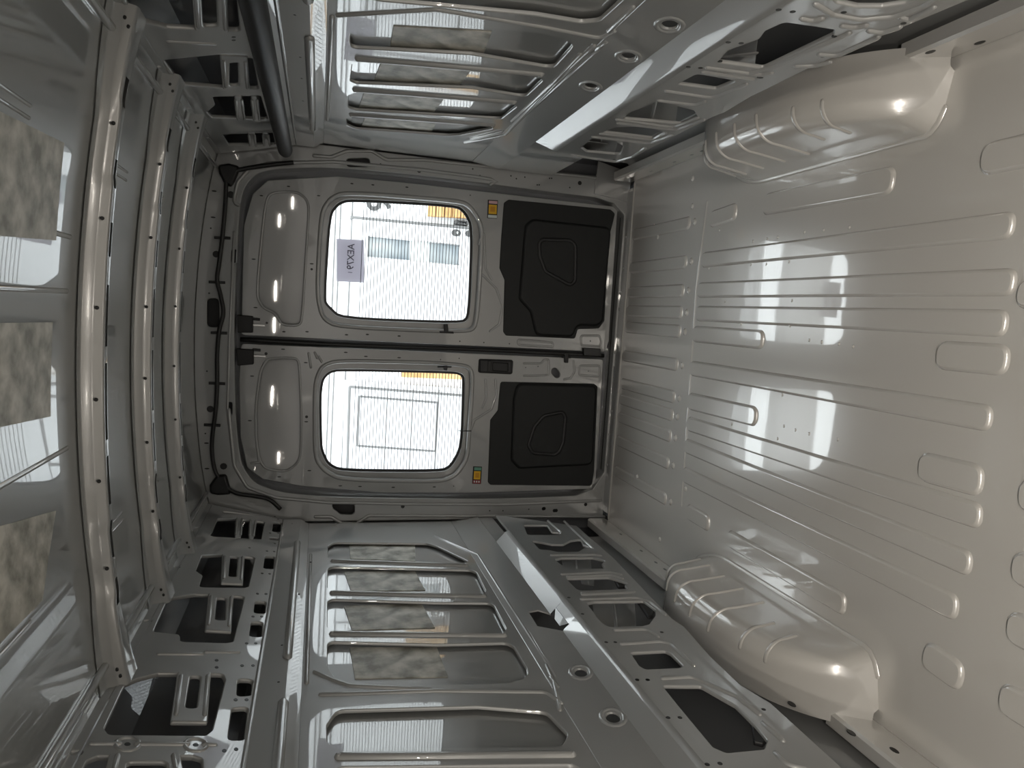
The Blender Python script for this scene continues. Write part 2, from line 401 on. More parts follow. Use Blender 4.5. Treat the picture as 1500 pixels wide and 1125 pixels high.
# ------------------------------------------------------------------ side walls
def zroof(x): return 2.085-.070*(x/.8)**2-.008*(x/.8)**8
def side(sx):
    nm = 'wall_left' if sx < 0 else 'wall_right'
    n = (-sx, 0, 0)
    X = lambda a: Plane((sx*a, 0, 0), (0, sx, 0), n)          # u runs along the van, v is up
    def full(pl, y0, z0, y1, z1): return [pl.yz(y0, z0), pl.yz(y1, z0), pl.yz(y1, z1), pl.yz(y0, z1)]
    PS = X(.921)
    root = plate(nm, SKIN, None, PS, full(PS, YF, .80, 3.62, 1.66), front=0, depth=.004, ch=0, r=0)
    tag(root, ('silver grey side wall with the broad notched beam and one open cut-out' if sx < 0 else 'silver grey side wall with the long black tube along its top'), kind='structure')
    # outer skins behind the lower and the upper frame
    lo = [(sx*.985, -.12), (sx*.985, .80), (sx*.915, .80)]
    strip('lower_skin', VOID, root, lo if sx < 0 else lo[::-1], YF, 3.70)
    up = [(sx*.919, 1.64), (sx*.955, 1.70), (sx*.93, 1.95), (sx*.86, 2.05), (sx*.81, zroof(.81)+.03), (sx*.80, zroof(.80)-.001)]
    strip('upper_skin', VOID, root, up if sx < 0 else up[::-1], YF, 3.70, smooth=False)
    rk = [(sx*.925, -.02), (sx*.930, .03), (sx*.965, .07), (sx*.970, .16), (sx*.985, .17)]
    strip('rocker_panel', PAINT, root, rk if sx < 0 else rk[::-1], YF, 3.40)
    bt = [(sx*.985, -.12), (sx*.88, -.12), (sx*.88, -.005)]
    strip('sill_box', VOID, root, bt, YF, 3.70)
    # cant panel: slopes from the roof edge to the crease above the window line
    PC = Plane((sx*.880, 0, 1.667), (0, sx, 0), _n(Vector((-sx*.973, 0, -.232))))
    # u along the van, v up the slope
    def pc(l): return PC.P(l)
    outer = [PC.yz(YF, 1.667), PC.yz(3.50, 1.667), PC.yz(3.50, 2.03), PC.yz(YF, 2.03)]
    if sx < 0:
        H = [cK((575, 905), (690, 660), (760, 630), (870, 602), (1225, 606), (1238, 640), (1165, 915), (1130, 945), (600, 940)),
             cK((845, 370), (925, 190), (1075, 168), (1345, 180), (1280, 430), (1240, 437), (990, 430), (990, 390), (850, 375)),
             cA((1078, 885), (1110, 800), (1225, 795), (1402, 810), (1365, 970), (1340, 978), (1095, 975), (1115, 910)),
             cB((250, 452), (298, 342), (405, 340), (592, 360), (568, 470)),
             cK((1305, 645), (1320, 635), (1390, 637), (1378, 725), (1300, 732)), cK((1275, 795), (1365, 788), (1340, 970), (1252, 972)),
             cK((1402, 208), (1465, 208), (1455, 275), (1394, 275)), cK((1380, 322), (1446, 320), (1436, 405), (1370, 402)),
             cB((592, 575), (655, 575), (645, 658), (583, 655)), cB((645, 362), (697, 362), (687, 425), (638, 425)), cB((622, 460), (680, 460), (676, 478), (624, 476)),
             cB((325, 290), (570, 302), (572, 320), (330, 308)), cB((622, 285), (715, 285), (711, 306), (620, 306)),
             cK((430, 1190), (480, 1082), (540, 1056), (1060, 1056), (1110, 1070), (1120, 1190)),
             cK((600, 648), (658, 648), (652, 664), (596, 664)), cK((390, 1028), (455, 1028), (448, 1050), (384, 1050)), cK((788, 310), (836, 310), (832, 320), (784, 320)),
             cA((960, 861), (990, 861), (988, 869), (960, 869)), cA((1070, 645), (1098, 645), (1098, 651), (1070, 651))]
    else:
        H = [cT((560, -90), (610, 0), (665, 100), (810, 138), (1165, 155), (1140, -90)),
             cT((795, 292), (1060, 266), (1225, 285), (1255, 435), (1070, 428), (880, 412)),
             cT((1005, 545), (1045, 510), (1030, 470), (1260, 465), (1300, 582), (1030, 572)),
             cT((1080, 652), (1320, 645), (1336, 703), (1110, 706)),
             cT((570, 83), (622, 85), (622, 97), (572, 95)), cT((742, 320), (785, 320), (785, 328), (742, 327)), cT((900, 522), (925, 522), (925, 528), (900, 528)), cT((1000, 665), (1020, 665), (1020, 670), (1000, 670))]
    plate('cant_panel', PAINT, root, PC, outer, [[(max(-3.485, min(3.485, a)), max(b, -.355)) for a, b in pc(h)] for h in H if max(PC.L(q).z for q in pc(h)) < 2.035], depth=.012, ch=.003, r=0, rh=.012)
    # pressed straps that bridge the big cut-outs, each with its own slot
    if sx < 0:
        ST = [(cK((975, 598), (1160, 598), (1140, 880), (935, 878)), [cK((1045, 625), (1103, 625), (1078, 802), (1018, 802))]),
              (cK((1145, 166), (1285, 172), (1270, 380), (1125, 372)), [cK((1192, 195), (1242, 195), (1236, 318), (1180, 318))]),
              (cA((1220, 795), (1345, 800), (1335, 962), (1212, 955)), [cA((1266, 812), (1308, 812), (1296, 922), (1254, 922))]),
              (cB((412, 335), (452, 335), (440, 466), (400, 464)), []), (cB((497, 345), (538, 350), (520, 474), (488, 470)), []),
              (cK((600, 1050), (990, 1050), (1020, 1200), (560, 1200)), [cK((700, 1098), (915, 1098), (915, 1185), (690, 1185))])]
    else:
        ST = [(cT((925, -90), (1100, -90), (1108, 158), (945, 146)), [cT((975, -70), (1045, -70), (1055, 122), (985, 125))]),
              (cT((1065, 262), (1200, 270), (1212, 436), (1080, 430)), [cT((1115, 300), (1152, 296), (1157, 412), (1112, 412))]),
              (cT((1135, 462), (1172, 462), (1190, 585), (1148, 580)), []), (cT((1215, 462), (1245, 462), (1262, 588), (1228, 585)), []),
              (cT((1200, 642), (1235, 642), (1244, 708), (1208, 706)), []), (cT((1270, 642), (1300, 642), (1312, 706), (1276, 706)), [])]
    for o_, hs in ST:
        b = plate('strap', PAINT, root, PC, pc(o_), [pc(h) for h in hs], front=.004, depth=.010, ch=.004, r=.006, rh=.012)
        q = pc(o_)
        for i0, i1 in ((0, 3), (1, 2)):
            a, c = Vector(q[i0]), Vector(q[i1]); m_ = (Vector(q[0])+Vector(q[1])+Vector(q[2])+Vector(q[3]))/4
            dd = (m_-(a+c)/2)*.22
            bead('strap_bead', PAINT, root, PC, [tuple(a*.88+c*.12+dd), tuple(a*.12+c*.88+dd)], wd=.0055, h=.006, lift=.004)
    if sx < 0:
        for b in (cK((870, 500), (1110, 500)), cK((1130, 490), (1310, 490)), cK((500, 992), (655, 992)), cK((750, 995), (1030, 996)), cK((1120, 997), (1180, 997)), cK((300, 1110), (470, 825), (570, 645)), cA((735, 1125), (800, 1030), (845, 950))):
            bead('cant_bead', PAINT, root, PC, pc(b), wd=.006, h=.005)
        for c_ in cK((700, 994), (1075, 998)): bead('stud_ring', PAINT, root, PC, circ(PC.at(c_), .024, 14), wd=.005, h=.004, closed=True, rr=0); hole_disc(root, PC, c_, .007)
        for p in cK((1415, 168), (1462, 168), (1390, 293), (1438, 293), (1355, 440), (1405, 440), (1330, 562), (1390, 562), (1190, 533), (1190, 572), (1295, 750), (1355, 750), (1297, 1022), (1232, 1030)) + cB((655, 325), (675, 345), (625, 432), (675, 432), (655, 498), (605, 545), (650, 548), (575, 685), (622, 688), (495, 525), (545, 812), (598, 815)): hole_disc(root, PC, p, .0055, sx=1.3)
    else:
        for b in (cT((815, 200), (1040, 212)), cT((820, 640), (700, 330)), cT((470, 0), (560, 150))): bead('cant_bead', PAINT, root, PC, pc(b), wd=.006, h=.005)
        for p in cT((1133, 180), (1133, 195)): hole_disc(root, PC, p, .006)
    # crease and upper band
    bead3('upper_crease', PAINT, root, [(sx*.880, y, 1.667) for y in (YF, 3.35)], (-sx, 0, -.45), .006, .005)
    PB = X(.880)
    plate('upper_band', PAINT, root, PB, full(PB, YF, 1.588, 3.50, 1.668), depth=.004, ch=.001, r=0)
    sl = [(sx*.880, 1.590), (sx*.884, 1.578), (sx*.898, 1.560), (sx*.902, 1.548)]
    strip('band_slope', PAINT, root, sl[::-1] if sx < 0 else sl, YF, 3.50)
    bead3('band_crease', PAINT, root, [(sx*.880, y, 1.592) for y in (3.15, 2.9, 2.5, 2.1)], (-sx, 0, -.2), .014, .010)
    bead3('band_crease', PAINT, root, [(sx*.880, y, 1.592) for y in (1.85, 1.2, .6)], (-sx, 0, -.2), .014, .010)
    # window-height frame with its cut-outs
    PF = X(.902)
    if sx < 0:
        O = [cD((302, 262), (335, 240), (845, 245), (900, 262), (1074, 345), (1040, 354), (340, 332), (302, 328)),
             cD((302, 385), (325, 374), (1085, 391), (1117, 405), (1168, 508), (1150, 524), (335, 504), (300, 492)),
             cD((300, 565), (325, 552), (900, 570), (1190, 572), (1215, 590), (1280, 715), (1262, 738), (335, 724), (300, 708)),
             cD((300, 800), (322, 785), (900, 800), (1280, 790), (1320, 810), (1392, 930), (1396, 965), (1370, 990), (1290, 1012), (1100, 1020), (640, 1022), (430, 1015), (340, 980), (300, 920)),
             [(479, 1062), (494, 1040), (700, 1034), (800, 1042), (832, 1075), (822, 1093), (500, 1096), (480, 1088)],
             [(478, 1135), (498, 1123), (845, 1119), (880, 1170), (880, 1260), (470, 1260)]]
        BE = [cD((328, 347), (1062, 371)), cD((325, 521), (1158, 541)), cD((325, 746), (1268, 756)), [(496, 1109), (838, 1106)]]
    else:
        O = [cE((372, 205), (378, 160), (480, 107), (560, 98), (1060, 140), (1300, 165), (1400, 190), (1452, 218), (1440, 240), (1360, 327), (1320, 328), (960, 266), (400, 236), (380, 228)),
             cE((385, 312), (420, 299), (960, 334), (1295, 380), (1306, 392), (1225, 467), (1190, 467), (960, 430), (400, 406), (374, 394)),
             cE((368, 462), (400, 449), (1160, 507), (1182, 517), (1105, 577), (1080, 577), (400, 536), (362, 524)),
             cE((358, 575), (382, 568), (1055, 614), (1068, 624), (900, 657), (850, 659), (400, 627), (358, 608)),
             [(520, -90), (532, -12), (548, 1), (625, 8), (785, 23), (851, 34), (877, 32), (912, 0), (985, -90)]]
        BE = [cE((412, 282), (1298, 357)), cE((398, 432), (1168, 492)), cE((380, 552), (1066, 603))]
    plate('panel_frame', PAINT, root, PF, full(PF, YF, .845, 3.50, 1.55), [PF.P(h) for h in O], depth=.010, ch=.003, r=0, rh=.03)
    for b in BE:
        q = PF.P(b); bead('bar_bead', PAINT, root, PF, q, wd=.011, h=.010)
        for e in (q[0], q[1]): plate('bar_nub', PAINT, root, PF, circ(e, .008, 8), front=.011, depth=.012, ch=.004, r=0)
    # creases around the lower border of the frame
    if sx < 0:
        BL = [cD((890, 208), (1125, 312), (1500, 905)), [(800, 975), (812, 1000), (820, 1040)], cG((45, 330), (430, 985)), cG((400, 985), (440, 1040)), cD((230, 955), (330, 1000), (420, 1030), (860, 1050)), [(470, 1018), (640, 1012), (800, 1014), (822, 1030)]]
    else:
        BL = [cE((930, 690), (1128, 650)), cE((960, 670), (1110, 632)), cE((1128, 650), (1489, 285)), cE((1150, 625), (1489, 262)), cU((0, 700), (475, 262)), cU((30, 705), (500, 285)), cU((490, 285), (545, 238)), cU((560, 180), (700, 40)), [(495, 22), (640, 14), (800, 40), (880, 56), (900, 45)]]
    for b in BL: bead('border_crease', PAINT, root, PF, PF.P(b), wd=.0075, h=.006)
    vb = [PF.yz(3.05, 1.535), PF.yz(1.98, 1.535)]
    bead('top_crease', PAINT, root, PF, vb, wd=.007, h=.006)
    # hole strip, sloped beam face, lower frame
    PH = Plane((sx*.902, 0, .848), (0, sx, 0), _n(Vector((-sx*.143, 0, .022))))
    hs = []
    ov = (cG((565, 955),) + cJ((367, 845),)) if sx < 0 else cU((455, 500), (672, 328), (910, 147))
    hs += [circ(PH.at(p), .021, 14, 1.1, .85) for p in ov]
    so = [PH.yz(YF, .705)]
    if sx < 0:
        nt_ = PH.P(cG((368, 748), (330, 700), (280, 622), (330, 612), (375, 640)))
        so += [(nt_[0][0], PH.yz(0, .705)[1])] + [(a, max(.02, min(.134, b))) for a, b in nt_[1:4]] + [(nt_[4][0], PH.yz(0, .705)[1])]
    so += [PH.yz(3.50, .705), PH.yz(3.50, .848), PH.yz(YF, .848)]
    plate('hole_strip', PAINT, root, PH, so, hs, depth=.006, ch=.003, r=0, rh=.006)
    for p in ov:
        bead('hole_rim', PAINT, root, PH, circ(PH.at(p), .034, 14, 1.15, .9), wd=.007, h=.003, closed=True, rr=0)
    bf = [(sx*.881, .708), (sx*.876, .704), (sx*.836, .668), (sx*.831, .660), (sx*.829, .650)]
    ye = 3.10 if sx < 0 else 2.78
    if sx < 0:
        ya, yb = PH.L(nt_[0]).y, PH.L(nt_[4]).y
        strip('beam_face', PAINT, root, bf[2:][::-1], YF, ye)
        hb = bf[:2] + [(sx*.858, .687)]; lb_ = [(sx*.858, .687), bf[2]]
        for y0_, y1_ in ((YF, ya), (yb, ye)):
            strip('beam_face', PAINT, root, (bf[:3])[::-1], y0_, y1_)
        strip('beam_face', PAINT, root, lb_[::-1], ya, yb)
        tabp = [(sx*.856, ya-.0, .69), (sx*.872, ya+.02, .712), (sx*.872, yb-.06, .712), (sx*.856, yb, .69)]
        mk('notch_tab', tabp, [(3, 2, 1, 0)], PAINT, root)
    else: strip('beam_face', PAINT, root, bf, YF, ye)
    ec = [(sx*.881, ye+.10, .708), (sx*.881, ye, .708), (sx*.829, ye, .650), (sx*.885, ye+.16, .62), (sx*.885, ye+.14, .45), (sx*.829, ye, .43)]
    ef = [(0, 1, 2, 3)] + ([(3, 2, 5, 4)] if sx > 0 else [])
    mk('beam_end', ec, ef if sx > 0 else [f[::-1] for f in ef], PAINT, root)
    PN = X(.884)
    plate('end_panel', PAINT, root, PN, full(PN, ye, .63 if sx < 0 else .43, 3.50, .712), depth=.004, ch=.001, r=0)
    PW = X(.829)
    yl = lambda p: PW.at(p)
    if sx < 0:
        bot = [(845, 770), (900, 818), (985, 906), (1003, 918), (1040, 960), (1085, 1003), (1130, 1030), (1240, 1130)]
        h = [cQ((205, 215), (460, 215), (510, 290), (620, 300), (580, 325), (250, 325)),
             cQ((290, 385), (390, 402), (510, 425), (640, 428), (720, 385), (830, 370), (852, 432), (935, 460), (860, 472), (800, 510), (580, 512), (490, 492), (385, 485)),
             cQ((545, 595), (620, 575), (960, 572), (1100, 605), (1060, 640), (1095, 692), (690, 700), (640, 665)),
             cQ((670, 800), (1130, 788), (1180, 800), (1355, 858), (1310, 872), (1350, 920), (830, 936), (790, 920)),
             cG((600, 575), (640, 565), (910, 562), (975, 610), (975, 640), (940, 690), (900, 700), (720, 705), (690, 690)),
             cG((840, 845), (1030, 835), (1060, 850), (1130, 920), (1100, 930), (920, 938), (890, 920)),
             cJ((640, 670), (740, 672), (850, 672), (960, 735), (1040, 780), (1150, 890), (1215, 970), (1195, 1020), (990, 1040), (920, 1010), (720, 770))]
        rims = [cQ((510, 552), (980, 545), (1048, 556)), cQ((625, 762), (1170, 738), (1270, 765)), cQ((690, 788), (1170, 770), (1290, 810)), cQ((845, 972), (1420, 955)),
                cG((570, 555), (880, 547), (950, 570), (1030, 640)), cG((575, 530), (850, 518)), cG((755, 725), (930, 720), (992, 760)),
                cG((790, 802), (1000, 787), (1060, 800), (1186, 918)), cJ((640, 635), (800, 625), (870, 655), (1050, 735), (1172, 832)), cJ((1192, 880), (1300, 975)), cJ((1262, 1045), (1320, 1105), (1420, 1130)), cQ((470, 175), (610, 290)), cQ((650, 180), (960, 470))]
        sheets = [cQ((620, 560), (940, 560), (950, 705), (640, 715)), cQ((820, 780), (985, 780), (975, 880), (840, 860)), cG((625, 550), (862, 555), (870, 715), (650, 720))]
        hole_px = cG((500, 545), (575, 635), (705, 790), (755, 790), (875, 997), (932, 997), (1010, 735)) + cJ((500, 640), (558, 640), (670, 848), (735, 848), (885, 1105), (955, 1100), (1195, 803))
    else:
        bot = cV((0, 405), (310, 470), (410, 440), (1260, 10)) + [(1062, 165), (1100, 142), (1190, 98), (1300, 50), (1420, 0), (1560, -60)]
        h = [cV((-60, 320), (60, 225), (290, 262), (360, 302), (330, 384), (270, 386), (0, 362)),
             cU((520, 768), (600, 738), (760, 733), (885, 765), (815, 803)),
             cU((640, 690), (690, 650), (840, 588), (1050, 640), (1072, 680), (980, 720), (920, 715)),
             cU((955, 490), (1070, 430), (1300, 470), (1180, 520)),
             cW((5, 305), (60, 245), (210, 190), (240, 150), (330, 110), (570, 146), (560, 176), (225, 335), (190, 330)),
             cW((500, -90), (540, -30), (580, 15), (680, 38), (800, 38), (920, 20), (990, -10), (1060, -90))]
        rims = [cU((350, 895), (600, 935), (700, 905), (770, 855)), cU((470, 790), (800, 828), (925, 780)), cU((515, 772), (815, 806), (890, 768)), cU((610, 690), (930, 735), (1075, 680)), cU((615, 710), (950, 750), (1110, 690)),
                cU((895, 525), (1160, 565), (1355, 485)), cU((850, 580), (1060, 605), (1115, 585)), cU((1110, 415), (1390, 455)), cU((1130, 390), (1440, 432), (1500, 420)),
                cW((0, 335), (130, 362), (280, 320), (640, 160)), cW((385, 320), (470, 318), (545, 300)), cW((500, 262), (580, 270), (780, 180)), cW((415, 90), (460, 100), (510, 88)), cW((610, 125), (670, 133), (722, 122)), cW((740, 148), (800, 158), (885, 130)), cW((895, 85), (930, 95), (1050, 35)), cW((480, 20), (560, 70), (700, 95), (860, 80), (1000, 30), (1080, -20))]
        sheets = [cU((700, 560), (960, 600), (945, 725), (660, 690)), cU((420, 790), (610, 800), (595, 900), (400, 880)), cW((-20, 330), (-30, 230), (200, 170), (185, 330))]
        hole_px = cW((15, 298), (300, 48), (368, 57), (205, 375), (515, 275), (570, 178), (905, 113), (615, 60)) + cU((1020, 388), (1090, 393), (1250, 245), (1325, 250), (590, 922), (1440, 450))
    o_ = [PW.yz(3.36 if sx < 0 else ye, .652)] + [yl(p) for p in bot]
    o_ += [PW.yz(YF, PW.L(o_[-1]).z), PW.yz(YF, .652)]
    # keep the cut-outs clear of the panel's upper edge
    hh = []
    for q in h:
        l = [yl(p) for p in q]; hh.append([(a, min(b, .640) if True else b) for a, b in l])
    plate('lower_frame', PAINT, root, PW, o_, hh, depth=.010, ch=.003, r=0, rh=.012)
    for b in rims: bead('rim_bead', PAINT, root, PW, PW.P(b), wd=.0075, h=.006)
    PI = X(.90)
    for b in sheets:
        q = PI.P(b); plate('inner_sheet', PAINT, root, PI, q, depth=.003, ch=.001, r=0)
        bead('sheet_crease', PAINT, root, PI, [((q[0][0]+q[1][0])/2, (q[0][1]+q[1][1])/2), ((q[2][0]+q[3][0])/2, (q[2][1]+q[3][1])/2)], wd=.006, h=.005)
    for p in hole_px: hole_disc(root, PW, p, .0065)
    pb = ([(428, 767), (455, 823), (430, 905), (413, 945), (408, 999), (438, 870)] if sx < 0 else [(432, 22), (440, 84), (442, 115), (444, 148)])
    for p in pb: hole_disc(root, PB, p, .004)
    return root, X
WL, XL = side(-1)
WR, XR = side(1)
# lining of the cavity tops so that no daylight leaks in
for sx, par in ((-1, WL), (1, WR)):
    pr = [(sx*.921, .80), (sx*.985, .80)]
    strip('cavity_cap', VOID, par, pr, YF, 3.70)

# damping pads glued on the outer skins
def pad(pl, px, label, grp, thick=.003):
    q = pl.P(px); cx = sum(a for a, b in q)/len(q); cy = sum(b for a, b in q)/len(q)
    o = plate('damping_pad', PAD, None, pl, q, front=thick, depth=thick, ch=.0008, r=.001, origin=pl.L((cx, cy)))
    return tag(o, label, 'damping pad', grp)
GP = 'mottled damping pads glued to the outer panels'
PL, PR = XL(.921), XR(.921)
names = ['first (nearest the rear door)', 'second from the rear door', 'third from the rear door', 'fourth from the rear door']
for i, q in enumerate([cD((418, 252), (780, 252), (782, 348), (425, 335)), cD((390, 406), (780, 404), (836, 508), (428, 514)), cD((388, 594), (815, 580), (890, 714), (434, 728)), cD((420, 822), (900, 822), (960, 985), (450, 995))]):
    pad(PL, q, 'mottled grey damping pad %s in the wall above the notched beam' % names[i], GP)
for i, q in enumerate([cE((445, 566), (800, 575), (770, 635), (425, 620)), cE((440, 448), (835, 470), (780, 540), (415, 520)), cE((522, 300), (965, 332), (895, 420), (490, 385)), cE((583, 123), (1060, 150), (1020, 262), (565, 240))]):
    pad(PR, q, 'mottled grey damping pad %s in the wall beside the black tube' % names[i], GP)

# ------------------------------------------------------------------ roof
xs = [-.82+1.64*i/48 for i in range(49)]
ceil = strip('ceiling', SKIN, None, [(x, zroof(x)) for x in xs], YF, 3.70, ny=1)
tag(ceil, 'glossy grey metal roof skin between the cross bows', kind='structure')
def roof_at(px, lo=1.9, hi=2.12):
    d = R @ Vector((px[0]-750, px[1]-562.5, F)); z = 2.07
    for _ in range(12):
        q = C+d*((z-C.z)/d.z); z = zroof(max(-.82, min(.82, q.x)))
    return q
def roof_bead(x, y0, y1, wd, h):
    e = .002; nz = Vector(((zroof(x+e)-zroof(x-e))/(2*e), 0, -1))
    bead3('roof_swage', SKIN, ceil, [(x, y0+(y1-y0)*i/6, zroof(x)) for i in range(7)], nz, wd, h)
for x in (.465, .487, -.465, -.487):
    for a, b in ((.3, 1.52), (2.02, 2.20), (2.52, 2.66)): roof_bead(x, a, b, .004, .003)
for x in (.275, .155, -.20): roof_bead(x, .3, 1.80, .006, .003)
for sx in (-1, 1):
    tube('roof_rail', PAINT, ceil, [(sx*.752, YF, zroof(.752)-.004), (sx*.752, 3.50, zroof(.752)-.004)], .011)
    lp = [(sx*.812, 2.02), (sx*.802, 1.985)]
    strip('roof_lip', PAINT, ceil, lp if sx > 0 else lp[::-1], YF, 3.5)
def roof_pad(px, label):
    q = [roof_at(p) for p in px]; n = 10
    V, Fc = [], []
    for i in range(n+1):
        for j in range(2):
            a = q[0].lerp(q[3], i/n); b = q[1].lerp(q[2], i/n); p = a if j == 0 else b
            V += [(p.x, p.y, zroof(p.x)-.003), (p.x, p.y, zroof(p.x))]
    for i in range(n):
        a = i*4; b = a+4
        Fc += [(a, a+2, b+2, b), (a+1, a, b, b+1), (a+2, a+3, b+3, b+2)]
    Fc += [(0, 1, 3, 2), (n*4, n*4+2, n*4+3, n*4+1)]
    c = sum(q, Vector())/4
    o = mk('damping_pad', V, Fc, PAD, None, None, (c.x, c.y, zroof(c.x)))
    tag(o, label, 'damping pad', GP)
roof_pad([(-60, 140), (3, 168), (-10, 352), (-60, 345)][:0] or [(-70, 130), (92, 209), (80, 352), (-70, 340)], 'mottled damping pad on the roof skin, the one on the black tube side')
roof_pad([(-70, 474), (75, 472), (72, 610), (-70, 640)], 'mottled damping pad in the middle of the roof skin')
roof_pad([(-70, 790), (80, 748), (60, 880), (-70, 1010)], 'mottled damping pad on the roof skin, on the side away from the black tube')

def roof_bow(y0, y1, label, slots, steps):
    ctr = Vector((0, (y0+y1)/2, 1.95))
    wd = y1-y0
    def zb(x): return 2.033-.050*(x/.76)**2-.018*(abs(x)/.76)**4
    N = 120; xs = [-.810+1.62*i/N for i in range(N+1)]
    cols = [(-.020, .97), (-.004, .95), (0, .88), (.006, .50), (.009, .46), (.012, .12), (.016, .02), (.020, 0), (.024, .02), (.042, .02), (.046, 0), (.050, .10), (.054, .93), (.070, .97)]
    V, Fc = [], []
    for x in xs:
        st = sum(.004*(1/(1+math.exp(-(abs(x)-s)*220))) for s in steps)
        g = max(0, (abs(x)-.56)/.225)
        for dy, k in cols:
            zt = zroof(x)-.001; z0 = zb(x)+st
            V.append((x, y0+dy*(1+1.3*g)-.045*g, z0+(zt-z0)*k))
    k = len(cols)
    for i in range(N):
        xm = (xs[i]+xs[i+1])/2; sl = any(a < xm < b for a, b in slots)
        for j in range(k-1):
            if sl and j == 8: continue
            Fc.append((i*k+j, i*k+j+1, (i+1)*k+j+1, (i+1)*k+j))
    o = mk('roof_bow', V, Fc, PAINT, None, True, ctr); tag(o, label, 'roof bow', 'roof cross bows')
    for sx in (-1, 1):
        pe = Plane((sx*.765, y0-.037, zb(.765)+.018), (1, 0, 0), (0, -1, -.3))
        for a in (.008, -.010): plate('hole_disc', RUBBER, o, pe, circ((a, a*.4), .0038, 8), front=.010, depth=.008, ch=.001, r=0)  # added black discs in place of open holes, also along the bow
    for x in (-.52, -.30, -.10, .12, .33, .55):
        z = zb(x); ps = Plane((x, y0+.0075, z+(zroof(x)-z)*.30), (1, 0, 0), (0, -1, -.25)); plate('hole_disc', RUBBER, o, ps, circ((0, 0), .0045, 10), front=.003, depth=.004, ch=.001, r=0)
    return o
SL = [(-.62, -.55), (-.50, -.40), (-.36, -.24), (-.20, -.02), (.03, .17), (.24, .33), (.40, .47), (.60, .66)]
roof_bow(1.885, 1.94, 'grey roof cross bow nearest the camera, with long dark slots', SL, (.60, .42))
roof_bow(2.39, 2.44, 'grey roof cross bow second from the rear doors', SL, (.60, .42))
roof_bow(2.845, 2.90, 'grey roof cross bow nearest the rear doors', SL, (.60, .42))

# ------------------------------------------------------------------ rear frame
PBk = Plane((0, YB, 0), (-1, 0, 0), (0, -1, 0))            # faces the camera
PBk = Plane((0, YB, 0), (1, 0, 0), (0, -1, 0))
def bk(l): return PBk.P(l)
def xz(x, z): return (x, z)
roofline = [xz(.82-1.64*i/16, zroof(.82-1.64*i/16)+.0) for i in range(17)]
outer = [xz(-.90, .0), xz(.90, .0), xz(.90, 1.66), xz(.86, 1.80)] + roofline + [xz(-.86, 1.80), xz(-.90, 1.66)]
open_px = [(350, 310), (357, 275), (375, 254), (405, 247), (490, 245), (620, 257), (760, 275), (926, 296), (918, 420), (909, 520), (892, 724), (740, 731), (590, 730), (480, 728), (410, 721), (372, 708), (352, 680), (344, 600), (343, 450)]
hol = bk(chaikin(open_px))
hol = [(a, max(b, .012)) for a, b in hol]
bh = [cL((955, 10), (1110, 5), (1112, 65), (960, 62)), cB((1015, 245), (1155, 250), (1155, 318), (1065, 315), (1015, 275)),
      cL((215, 595), (250, 595), (247, 685), (212, 685)), cM((187, 525), (222, 525), (220, 610), (185, 608)), cL((58, 915), (135, 912), (140, 1100), (58, 1100))]
bholes = [bk(h) for h in bh]
wb = plate('wall_back', PAINT, None, PBk, outer, [hol] + bholes, depth=.012, ch=.003, r=0, rh=.02)
tag(wb, 'grey metal rear frame around the two back doors', kind='structure')
plate('frame_backing', BLACK, wb, Plane((0, YB+.045, 0), (1, 0, 0), (0, -1, 0)), outer, [[(a*1.004, b) for a, b in hol]], depth=.01, ch=0, r=0, rh=.02)
bead3('opening_lip', PAINT, wb, [PBk.L(p, .0) for p in fillet(bk([(p[0]-9 if p[0] < 420 else p[0], p[1]+(-8 if p[1] < 400 else 8)) for p in open_px[:7]]), .03)][1:-1], PBk.n, .009, .008)
bead3('opening_lip', PAINT, wb, [PBk.L(p, .0) for p in open_fillet(bk([(880, 733), (740, 739), (590, 738), (480, 736), (405, 729), (362, 714), (343, 682), (335, 600)]), .05)], PBk.n, .009, .008)
bead('header_crease', PAINT, wb, PBk, bk([(340, 660), (333, 600), (336, 500), (343, 340)]), wd=.006, h=.005)
bead('pillar_crease', PAINT, wb, PBk, bk([(460, 228), (485, 230), (508, 221), (545, 221), (566, 234), (620, 234), (900, 263)]), wd=.009, h=.006)
bead('pillar_crease', PAINT, wb, PBk, bk([(462, 757), (485, 757), (500, 767), (522, 767), (540, 755), (700, 756), (885, 757)]), wd=.009, h=.006)
for p in cN((62, 88), (1100, 168), (1297, 230), (1388, 248)): hole_disc(wb, PBk, p, .011)
for p in cN((375, 122), (455, 120), (655, 122), (690, 140), (745, 130), (825, 180), (838, 180), (905, 138), (918, 138), (1035, 197), (408, 77), (102, 82)) + cG((65, 68), (138, 68), (280, 60)) + cL((1180, 45), (1305, 70)) + cL((83, 460), (72, 880)) + cM((58, 325), (48, 728), (95, 935)): hole_disc(wb, PBk, p, .004)
for p in cG((360, 57), (430, 67), (592, 34)) + [(590, 742), (797, 745), (812, 748)]: hole_disc(wb, PBk, p, .010)
for p in cL((105, 220), (98, 390)) + cM((58, 955), (55, 790)): plate('slot', RUBBER, wb, PBk, circ(PBk.at(p), .006, 10, .6, 1.8), front=.001, depth=.003, ch=.0005, r=0)
for p in cL((212, 243), (118, 628)) + cM((80, 570), (165, 940)): hole_disc(wb, PBk, p, .016)
plate('pillar_foot', PAINT, wb, PBk, bk([(876, 236), (925, 254), (920, 297), (870, 284)]), front=.006, depth=.008, ch=.002, r=.004)

